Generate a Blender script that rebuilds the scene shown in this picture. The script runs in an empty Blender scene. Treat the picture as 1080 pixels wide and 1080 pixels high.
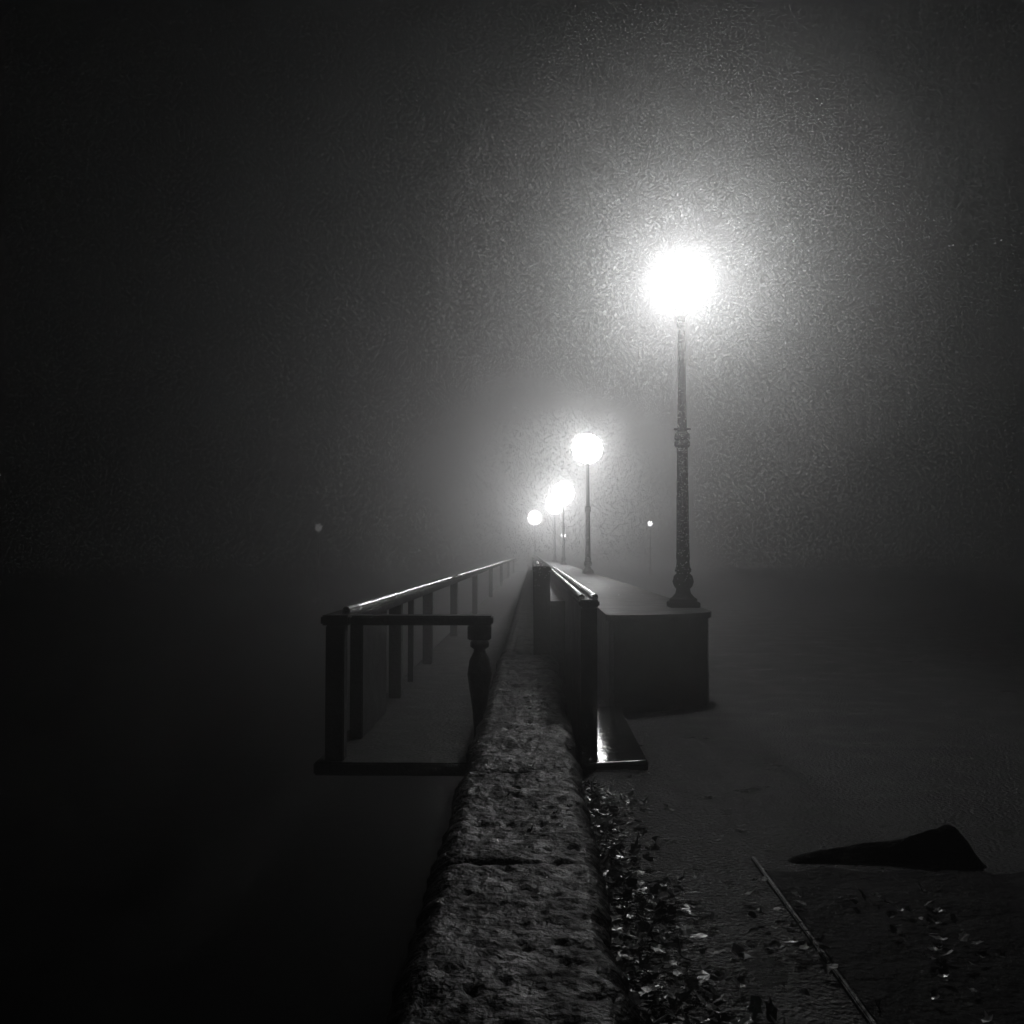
import bpy, bmesh, math, random
from mathutils import Vector, noise, Matrix
random.seed(7)
S=bpy.context.scene
S.view_settings.view_transform='Standard'
S.view_settings.look='None'
S.view_settings.exposure=0
W=bpy.data.worlds.new("World"); S.world=W; W.use_nodes=True
nt=W.node_tree
bg=nt.nodes['Background']
sky=nt.nodes.new('ShaderNodeTexSky'); sky.sky_type='NISHITA'; sky.sun_disc=False
sky.sun_elevation=math.radians(-8); sky.sun_rotation=math.radians(20)
bw=nt.nodes.new('ShaderNodeRGBToBW')
nt.links.new(sky.outputs[0],bw.inputs[0]); nt.links.new(bw.outputs[0],bg.inputs[0])
bg.inputs[1].default_value=0.001

# ---------- materials
def mat(name,base,rough,metal=0,var=0.5,scale=6,bump=0.3,bscale=30,spec=0.5,rvar=0.0,coord='Object',bdist=.02):
    m=bpy.data.materials.new(name); m.use_nodes=True
    n=m.node_tree; L=n.links; p=n.nodes['Principled BSDF']
    tc=n.nodes.new('ShaderNodeTexCoord')
    nz=n.nodes.new('ShaderNodeTexNoise'); nz.inputs['Scale'].default_value=scale; nz.inputs['Detail'].default_value=8; nz.inputs['Roughness'].default_value=.65
    L.new(tc.outputs[coord],nz.inputs['Vector'])
    r=n.nodes.new('ShaderNodeMapRange'); r.inputs[1].default_value=.3; r.inputs[2].default_value=.7
    r.inputs[3].default_value=base*(1-var); r.inputs[4].default_value=base*(1+var)
    L.new(nz.outputs[0],r.inputs[0]); L.new(r.outputs[0],p.inputs['Base Color'])
    r2=n.nodes.new('ShaderNodeMapRange'); r2.inputs[1].default_value=.35; r2.inputs[2].default_value=.65
    r2.inputs[3].default_value=max(.02,rough-rvar); r2.inputs[4].default_value=min(1,rough+rvar)
    L.new(nz.outputs[0],r2.inputs[0]); L.new(r2.outputs[0],p.inputs['Roughness'])
    p.inputs['Metallic'].default_value=metal
    p.inputs['Specular IOR Level'].default_value=spec
    if bump>0:
        nb=n.nodes.new('ShaderNodeTexNoise'); nb.inputs['Scale'].default_value=bscale; nb.inputs['Detail'].default_value=6
        L.new(tc.outputs[coord],nb.inputs['Vector'])
        b=n.nodes.new('ShaderNodeBump'); b.inputs['Strength'].default_value=bump; b.inputs['Distance'].default_value=bdist
        L.new(nb.outputs[0],b.inputs['Height']); L.new(b.outputs[0],p.inputs['Normal'])
    return m
M_stone=mat('wet_stone',.1,.5,var=.5,scale=5,bump=.8,bscale=28,rvar=.18)
M_deck=mat('deck_stone',.03,.65,var=.5,scale=5,bump=.8,bscale=28,rvar=.18,spec=.2)
M_dark=mat('dark_granite',.032,.5,var=.5,scale=4,bump=.5,bscale=30,rvar=.1,spec=.35)
M_asph=mat('asphalt',.055,.5,var=.7,scale=2,bump=1,bscale=45,rvar=.25,spec=.45,bdist=.05)
M_iron=mat('painted_iron',.006,.6,var=.3,scale=8,bump=.3,bscale=60,spec=.1)
M_chrome=mat('highlight_steel',.95,.22,metal=1,var=.05,scale=3,bump=.05,bscale=20,rvar=.08)  # bright metal for the tubes that stand for coping highlights
M_wet=mat('wet_slab',.06,.1,var=.4,scale=5,bump=.4,bscale=10,rvar=.07,bdist=.012,spec=.8)
M_leaf=mat('leaf',.5,.28,var=.6,scale=5,bump=.1,bscale=60,spec=.8,rvar=.08)
M_soil=mat('soil',.022,.75,var=.6,scale=8,bump=1,bscale=30,spec=.15)
M_water=mat('water',.01,.25,var=.1,scale=1,bump=.6,bscale=2.0,spec=.3)
M_bark=mat('dark_soil',.014,.9,var=.5,scale=8,bump=1,bscale=40,spec=.08)
def emat(name,s):
    m=bpy.data.materials.new(name); m.use_nodes=True; n=m.node_tree
    p=n.nodes['Principled BSDF']
    n.nodes.remove(p)
    e=n.nodes.new('ShaderNodeEmission'); e.inputs[1].default_value=s
    t=n.nodes.new('ShaderNodeBsdfTransparent'); a=n.nodes.new('ShaderNodeAddShader')
    n.links.new(e.outputs[0],a.inputs[0]); n.links.new(t.outputs[0],a.inputs[1])
    n.links.new(a.outputs[0],n.nodes['Material Output'].inputs['Surface'])
    m.cycles.emission_sampling='NONE'
    return m

# ---------- helpers
def link(o): S.collection.objects.link(o); return o
def obj(name,bm,m,smooth=False,parent=None):
    me=bpy.data.meshes.new(name); bm.normal_update(); bm.to_mesh(me); bm.free(); me.materials.append(m)
    if smooth:
        for p in me.polygons: p.use_smooth=True
    o=link(bpy.data.objects.new(name,me))
    if parent: o.parent=parent
    return o
def empty(name,loc=(0,0,0)):
    o=link(bpy.data.objects.new(name,None)); o.location=loc; return o
def box(bm,x0,x1,y0,y1,z0,z1,bev=0):
    r=bmesh.ops.create_cube(bm,size=1)
    vs=r['verts']
    for v in vs:
        v.co=Vector(((x0+x1)/2+v.co.x*(x1-x0),(y0+y1)/2+v.co.y*(y1-y0),(z0+z1)/2+v.co.z*(z1-z0)))
    if bev>0:
        es=list({e for v in vs for e in v.link_edges})
        bmesh.ops.bevel(bm,geom=es,offset=bev,segments=2,affect='EDGES')
def lathe(bm,prof,seg=24,cx=0,cy=0,flute=None):
    rings=[]
    for i,(r,z) in enumerate(prof):
        ring=[]
        for k in range(seg):
            a=2*math.pi*k/seg
            rr=r
            if flute and flute[0]<z<flute[1]: rr=r*(1-.1*(k%2))
            ring.append(bm.verts.new((cx+rr*math.cos(a),cy+rr*math.sin(a),z)))
        rings.append(ring)
    for a,b in zip(rings,rings[1:]):
        for k in range(seg):
            bm.faces.new((a[k],a[(k+1)%seg],b[(k+1)%seg],b[k]))
    bm.faces.new(rings[0][::-1]); bm.faces.new(rings[-1])

def tube(bm,x,y0,y1,z,r,seg=12,step=.5,wob=.0015):
    n=max(2,int((y1-y0)/step)); rings=[]
    for i in range(n+1):
        y=y0+(y1-y0)*i/n
        ring=[bm.verts.new((x+r*math.cos(2*math.pi*k/seg)+random.uniform(-wob,wob),y,z+r*math.sin(2*math.pi*k/seg)+random.uniform(-wob,wob))) for k in range(seg)]
        rings.append(ring)
    for a,b in zip(rings,rings[1:]):
        for k in range(seg): bm.faces.new((a[k],a[(k+1)%seg],b[(k+1)%seg],b[k]))
    bm.faces.new(rings[0]); bm.faces.new(rings[-1][::-1])

# ---------- fog
def vmat(name,dens,g):
    m=bpy.data.materials.new(name); m.use_nodes=True; n=m.node_tree
    n.nodes.remove(n.nodes['Principled BSDF'])
    v=n.nodes.new('ShaderNodeVolumeScatter'); v.inputs['Color'].default_value=(.95,.95,.95,1)
    v.inputs['Density'].default_value=dens; v.inputs['Anisotropy'].default_value=g
    n.links.new(v.outputs[0],n.nodes['Material Output'].inputs['Volume'])
    return m
bm=bmesh.new(); box(bm,-150,150,-30,260,-5,90)
F=obj('fog',bm,vmat('fog',.0275,.85))
for i,(r,d) in enumerate([(2.8,.026)]):  # denser volume added around the near lamp to widen its halo
    bm=bmesh.new(); bmesh.ops.create_icosphere(bm,subdivisions=4,radius=r,matrix=Matrix.Translation((1.62,11.1,4.44)))
    obj('halo_core_%d'%i,bm,vmat('halo_fill%d'%i,d,.3),parent=F)

# grain specks: tiny tetrahedra in the air that imitate film grain
def grain_specks(N=240000):
    import numpy as np
    rg=np.random.default_rng(3)
    y=rg.uniform(4,17,N*3); x=rg.uniform(-8,9,N*3); z=rg.uniform(0.3,9,N*3)
    k=(np.abs(x)/y<.56)&((z-1.5)/y<.6)&((z-1.5)/y>-.12)
    x,y,z=x[k][:N],y[k][:N],z[k][:N]
    M=180000
    cl=rg.normal(0,1,(M,3))*np.array([1.8,1.2,1.8])+np.array([1.62,11.1,4.44])
    c=np.concatenate([np.stack([x,y,z],1),cl]); c=c[np.linalg.norm(c-np.array([1.62,11.1,4.44]),axis=1)>.7]
    c=c[c[:,2]>1.3]
    n=len(c)
    s=rg.uniform(.0004,.001,n)*np.maximum(c[:,1],3)*.33
    base=np.array([[1,1,1],[1,-1,-1],[-1,1,-1],[-1,-1,1]],float)
    v=(c[:,None,:]+base[None]*s[:,None,None]).reshape(-1,3)
    f=np.array([[0,1,2],[0,3,1],[0,2,3],[1,3,2]])
    Fc=(f[None]+4*np.arange(n)[:,None,None]).reshape(-1,3)
    me=bpy.data.meshes.new('grain_specks'); 
    me.vertices.add(len(v)); me.vertices.foreach_set('co',v.ravel())
    me.loops.add(Fc.size); me.loops.foreach_set('vertex_index',Fc.ravel().astype(np.int32))
    me.polygons.add(len(Fc)); me.polygons.foreach_set('loop_start',np.arange(0,Fc.size,3,dtype=np.int32))
    me.update(calc_edges=True)
    m=bpy.data.materials.new('grain_speck'); m.use_nodes=True; nn=m.node_tree; nn.nodes.remove(nn.nodes['Principled BSDF'])
    d=nn.nodes.new('ShaderNodeBsdfDiffuse'); d.inputs[0].default_value=(.5,.5,.5,1)
    t=nn.nodes.new('ShaderNodeBsdfTranslucent'); t.inputs[0].default_value=(.5,.5,.5,1)
    a=nn.nodes.new('ShaderNodeAddShader'); nn.links.new(d.outputs[0],a.inputs[0]); nn.links.new(t.outputs[0],a.inputs[1])
    nn.links.new(a.outputs[0],nn.nodes['Material Output'].inputs['Surface'])
    me.materials.append(m); link(bpy.data.objects.new('grain_specks',me))
grain_specks()

# ---------- water & ground
bm=bmesh.new(); bmesh.ops.create_grid(bm,x_segments=2,y_segments=2,size=600); 
for v in bm.verts: v.co.z=-1.8
obj('water',bm,M_water)
bm=bmesh.new()
xs=[.1]+[.1+.12*i for i in range(1,60)]+[8,10,14,20,40,100,400]; ys=[-8]+[1+.12*i for i in range(0,120)]+[16,20,30,50,100,400]
g=[[bm.verts.new((x,y,.012*noise.noise(Vector((x*.9,y*.9,0))) if x<8 and 1<y<15 else 0)) for y in ys] for x in xs]
for i in range(len(xs)-1):
    for j in range(len(ys)-1): bm.faces.new((g[i][j],g[i+1][j],g[i+1][j+1],g[i][j+1]))
low=[bm.verts.new((.1,y,-2.2)) for y in ys]
for j in range(len(ys)-1): bm.faces.new((low[j],g[0][j],g[0][j+1],low[j+1]))
obj('pavement',bm,M_asph,True)

# ---------- stone parapet (low wall under the camera)
bm=bmesh.new()
x0,x1=-.35,.235; nx=40; y0,y1=.6,80
ysl=[]; y=y0
while y<y1: ysl.append(y); y+= .015 if y<5 else (.03 if y<11 else 1.2)
joints=[1.25,2.05,3.52,5.0,7.15,9.3,11.5]
rows=[]
for y in ysl:
    row=[]
    we=.03*noise.noise(Vector((3,y*2.2,0)))+.02*noise.noise(Vector((9,y*9,0))); ww=.03*noise.noise(Vector((7,y*1.8,4)))+.02*noise.noise(Vector((1,y*10,2)))
    for i in range(nx+1):
        t=i/nx; x=(x0+ww)*(1-t)+(x1+we)*t
        z=.45+.018*noise.noise(Vector((x*3,y*3,0)))+.008*noise.noise(Vector((x*9,y*9,5)))+.007*noise.noise(Vector((x*24,y*24,2)))+.005*noise.noise(Vector((x*60,y*60,2)))
        p=noise.noise(Vector((x*17,y*14,11)))+.4*noise.noise(Vector((x*45,y*45,3)))
        if p>.36: z-= .014*min(1,(p-.36)*4)
        e=min(t,1-t)
        if e<.14: z-=.06*((.14-e)/.14)**2
        for j in joints:
            d=abs(y-j-.03*noise.noise(Vector((x*6,j,0))))
            if d<.022: z-=.02*(1-d/.022)
        row.append(bm.verts.new((x,y,z)))
    rows.append(row)
for a,b in zip(rows,rows[1:]):
    for i in range(nx): bm.faces.new((a[i],a[i+1],b[i+1],b[i]))
lowL=[bm.verts.new((x0+.01,y,-2)) for y in ysl]; lowR=[bm.verts.new((x1-.01,y,-.1)) for y in ysl]
for j in range(len(ysl)-1):
    bm.faces.new((lowL[j],rows[j][0],rows[j+1][0],lowL[j+1])); bm.faces.new((rows[j][nx],lowR[j],lowR[j+1],rows[j+1][nx]))
def stone_mat():
    m=mat('parapet_stone',.06,.5,var=.8,scale=14,bump=.9,bscale=50,rvar=.2,spec=.35,bdist=.012)
    n=m.node_tree;L=n.links;p=n.nodes['Principled BSDF']
    tc=n.nodes.new('ShaderNodeTexCoord'); vo=n.nodes.new('ShaderNodeTexNoise'); vo.inputs['Scale'].default_value=5; vo.inputs['Detail'].default_value=9;vo.inputs['Roughness'].default_value=.85
    L.new(tc.outputs['Object'],vo.inputs['Vector'])
    r=n.nodes.new('ShaderNodeMapRange'); r.inputs[1].default_value=.46; r.inputs[2].default_value=.58; r.inputs[3].default_value=1; r.inputs[4].default_value=.15
    L.new(vo.outputs[0],r.inputs[0])
    mu=n.nodes.new('ShaderNodeMath'); mu.operation='MULTIPLY'
    src=p.inputs['Base Color'].links[0].from_socket
    L.new(src,mu.inputs[0]); L.new(r.outputs[0],mu.inputs[1]); L.new(mu.outputs[0],p.inputs['Base Color'])
    m2=n.nodes.new('ShaderNodeMath'); m2.operation='MULTIPLY'; m2.inputs[1].default_value=.5
    L.new(r.outputs[0],m2.inputs[0]); L.new(m2.outputs[0],p.inputs['Specular IOR Level'])
    return m
obj('stone_parapet',bm,stone_mat(),True)

# ---------- left balustrade on its deck
B=empty('stone_balustrade')
bm=bmesh.new(); box(bm,-1.5,-.38,7.02,80,-.02,.07,.012); obj('deck_slab',bm,M_deck,parent=B)
bm=bmesh.new()
box(bm,-1.46,-1.26,7.03,80,1.0,1.07,.012)
box(bm,-1.257,-.276,7.03,7.22,1.002,1.068,.012)
obj('coping',bm,M_dark,parent=B)
bm=bmesh.new()
box(bm,-1.43,-1.30,7.06,7.2,.07,1.0,.008)
box(bm,-1.41,-1.31,7.9,9.2,.07,1.0,.008)
for y in [10.1,13.2,17.6,24,33,44,57,72]:
    box(bm,-1.42,-1.30,y,y+.16,.07,1.0,.008)
for y in [11.4]: box(bm,-1.39,-1.33,y,y+.07,.07,1.0)
obj('posts',bm,M_dark,parent=B)
bal=[(.075,.07),(.075,.17),(.04,.2),(.04,.3),(.05,.42),(.07,.55),(.085,.66),(.07,.76),(.045,.81),(.04,.83),(.065,.85),(.065,.88),(.05,.9)]
bm=bmesh.new(); lathe(bm,bal,20,-.37,7.13); box(bm,-.45,-.29,7.05,7.21,.9,1.0,.008)
obj('baluster',bm,M_dark,True,parent=B)
bm=bmesh.new(); tube(bm,-1.33,7.3,17,1.09,.028); tube(bm,-1.33,18,60,1.09,.028); obj('highlight_tube',bm,M_chrome,True,parent=B)  # shiny tubes added along the coping to stand for its wet highlight

# ---------- right wall
R=empty('granite_wall')
bm=bmesh.new()
box(bm,.335,.45,7.2,60,-.05,1.12,.01)
box(bm,.005,.18,10.6,60,-.05,1.31,.01)
box(bm,.183,.333,10.65,60,-.05,1.0)
obj('body',bm,M_dark,parent=R)
bm=bmesh.new(); box(bm,.32,.465,7.17,60,1.122,1.17,.01); box(bm,-.005,.19,10.58,60,1.312,1.36,.01); obj('coping',bm,M_dark,parent=R)
bm=bmesh.new(); tube(bm,.345,7.3,24,1.188,.02); tube(bm,.44,7.25,22,1.188,.022); tube(bm,.06,11,14.4,1.37,.016); obj('highlight_tube',bm,M_chrome,True,parent=R)  # metal tubes added to draw bright reflected lines on the coping tops
bm=bmesh.new(); box(bm,.455,.8,7.2,9.6,-.05,.03,.01)
for v in bm.verts: v.co.z+=(v.co.y-7.2)*.013+(v.co.x-.455)*.062
st=obj('stone_step',bm,M_wet)
bm=bmesh.new(); tube(bm,0,-.21,.21,0,.014,step=.05,wob=.001)
for v in bm.verts: v.co=Vector((v.co.y+.57,7.175-v.co.x,v.co.z+.04+v.co.y*.06))
obj('edge_glint_tube',bm,mat('edge_glint',.95,.5,metal=1,bump=.1),True,parent=st)  # metal tube added so the step's front edge shows a bright line

# ---------- lamp pier
Pq=empty('lamp_pier')
def prism(bm,pts,z0,z1):
    a=[bm.verts.new((x,y,z0)) for x,y in pts]; b=[bm.verts.new((x,y,z1)) for x,y in pts]
    n=len(pts)
    bm.faces.new(a[::-1]); bm.faces.new(b)
    for i in range(n): bm.faces.new((a[i],a[(i+1)%n],b[(i+1)%n],b[i]))
pts=[(.72,80),(.72,9.8)]
for i in range(9):
    t=i/8; pts.append((.76+.96*t,9.7+.5*t**2.2))
pts+= [(1.77,10.4),(1.80,12.2),(1.74,12.4),(1.72,80)]
bm=bmesh.new(); prism(bm,pts,-.05,.855); obj('body',bm,M_dark,parent=Pq)
pts2=[(x+(.025 if x>1.3 else -.025),y-(.03 if y<12 else 0)) for x,y in pts]
bm=bmesh.new(); prism(bm,pts2,.857,.915); obj('coping',bm,M_dark,parent=Pq)

# ---------- lamps
M_globe=emat('lamp_globe',12)
def lamp(x,y,zb,top,em,r=.27,name='street_lamp',power=0):
    P=empty(name,(x,y,zb)); H=top-zb
    s=H/3.58
    bm=bmesh.new()
    box(bm,-.16,.16,-.16,.16,0,.06,.008)
    prof=[(.15,.06),(.15,.09),(.12,.11),(.085,.15),(.075,.2),(.10,.23),(.115,.28),(.10,.34),(.07,.37),(.085,.39),(.09,.41),(.075,.44),(.07,.5),(.075,.56),(.07,.62),(.068,.9),(.06,1.72),(.062,1.75),(.085,1.77),(.085,1.81),(.07,1.83),(.085,1.85),(.08,1.9),(.052,1.93),(.048,2.2),(.042,3.0),(.038,3.08),(.05,3.1),(.05,3.13),(.04,3.15),(.05,3.2),(.09,3.25),(.1,3.28),(.02,3.285)]
    prof=[(a,b*s) for a,b in prof]
    lathe(bm,prof,24,flute=(.62*s,1.7*s)); 
    box(bm,-.09,.09,-.01,.01,1.945*s,1.965*s)
    obj('post',bm,M_iron,False,parent=P)
    bm=bmesh.new(); bmesh.ops.create_icosphere(bm,subdivisions=4,radius=r)
    for v in bm.verts: v.co.z+=H
    obj('globe',bm,em,True,parent=P)
    if power:
        l=bpy.data.lights.new('bulb','POINT'); l.energy=power; l.shadow_soft_size=r*.7
        lo=link(bpy.data.objects.new('bulb',l)); lo.parent=P; lo.location=(0,0,H)
PW=160
lamp(1.62,11.1,.915,4.44,M_globe,.27,power=PW)
lamp(1.55,28.9,.915,4.44,M_globe,.42,power=PW*1.6)
for x,y,q in [(1.5,50.4,3),(1.35,63.5,3)]: lamp(x,y,.915,4.44,M_globe,.55,power=PW*q)
lamp(.16,86,0.1,4.44,M_globe,.6,power=PW*3)
M_far=emat('far_lamp_globe',8)
lamp(1.6,54,.915,2.4,M_far,.12)
lamp(8.0,70,0,3.5,emat('dim_globe',4),.18)
lamp(-14.7,70,-1.8,3.2,emat('dim_globe2',.15),.25)

# ---------- leaves
def leaf(bm,x,y,z,s):
    a=random.uniform(0,6.28); n=11
    tilt=Matrix.Rotation(random.gauss(0,.3),4,'X')@Matrix.Rotation(random.gauss(0,.3),4,'Y'); rz=Matrix.Rotation(a,4,'Z')
    cur=random.uniform(-.3,.7)
    c=None; vs=[]
    for k in range(n):
        t=2*math.pi*k/n
        r=s*(.55+.45*abs(math.cos(2.5*t)))*random.uniform(.75,1.1)*(1 if k else 1.3)
        p=Vector((r*math.cos(t)*1.1,r*math.sin(t)*.75,0)); p.z=cur*(p.x**2+p.y**2)/s*.8+random.uniform(-.1,.1)*s
        vs.append(bm.verts.new((rz@tilt@p)+Vector((x,y,z+.3*s))))
    c=bm.verts.new(Vector((x,y,z+.25*s)))
    for k in range(n): bm.faces.new((c,vs[k],vs[(k+1)%n]))
bm=bmesh.new()
for i in range(850):
    y=2.2+random.random()**1.1*4.4
    x=.27+abs(random.gauss(0,.21 if y<4.8 else .12))
    leaf(bm,x,y,.012+random.random()*.02,random.uniform(.022,.05))
for i in range(25):
    leaf(bm,random.uniform(.3,1.2),random.uniform(2.8,6.5),.012,random.uniform(.015,.035))
for i in range(26):
    leaf(bm,random.gauss(1.0,.08),random.gauss(4.0,.35),.03,random.uniform(.02,.04))
for i in range(36):
    leaf(bm,random.gauss(1.5,.12),random.gauss(3.9,.3),.03,random.uniform(.015,.035))
for i in range(40): leaf(bm,random.uniform(-.3,.2),random.uniform(2.3,8),.46,random.uniform(.01,.025))
obj('fallen_leaves',bm,M_leaf)

# ---------- planting bed + kerb + mound
bm=bmesh.new()
g=[]
for i in range(30):
    ye=5.0+.12*noise.noise(Vector((i*.35,2,0)))+.05*noise.noise(Vector((i*1.3,5,0)))
    g.append([bm.verts.new((1.09+i*.07,2+j*(ye-2)/51,(.014+.012*noise.noise(Vector((i*.4,j*.4,0)))) if j<50 else -.02)) for j in range(52)])
for i in range(29):
    for j in range(51): bm.faces.new((g[i][j],g[i+1][j],g[i+1][j+1],g[i][j+1]))
obj('planting_bed',bm,M_soil)
bm=bmesh.new()
for j in range(4): box(bm,1.066,1.084,1.5+j*.9,1.5+j*.9+.897,-.02,.018,.004)
obj('kerb',bm,M_stone)
K=[(0,.0),(.08,.04),(.35,.07),(.6,.09),(.74,.12),(.84,.155),(.9,.175),(.95,.18),(.99,.165),(1.03,.12),(1.07,.05),(1.1,.0)]
def hh(t):
    s=0
    for q in (-.04,-.02,0,.02,.04):
        u=min(1.1,max(0,t+q))
        for (a,b),(c,d) in zip(K,K[1:]):
            if u<=c: s+=b+(d-b)*(u-a)/(c-a); break
    return s/5
bm=bmesh.new(); rows=[]
for i in range(90):
    t=i/89*1.12; row=[]
    for j in range(17):
        u=j/16*2-1; wd=.05+.03*t; h=hh(t)
        row.append(bm.verts.new((1.22+t*.86+.01*noise.noise(Vector((t*9,u*3,1))),5.07+u*wd+.06*math.sin(t*3),-.015+h*math.sqrt(max(0,1-u*u))*(1+.15*noise.noise(Vector((t*12,u*4,0)))))))
    rows.append(row)
for a,b in zip(rows,rows[1:]):
    for j in range(16): bm.faces.new((a[j],b[j],b[j+1],a[j+1]))
obj('soil_mound',bm,M_bark,True)

# ---------- camera
cd=bpy.data.cameras.new('Camera'); cam=link(bpy.data.objects.new('Camera',cd)); S.camera=cam
cd.lens=36; cd.sensor_width=36; cd.clip_end=2000; cd.clip_start=.05
cam.location=(0,0,1.5)
cam.rotation_euler=(math.radians(90+2.28),0,math.radians(1.167))
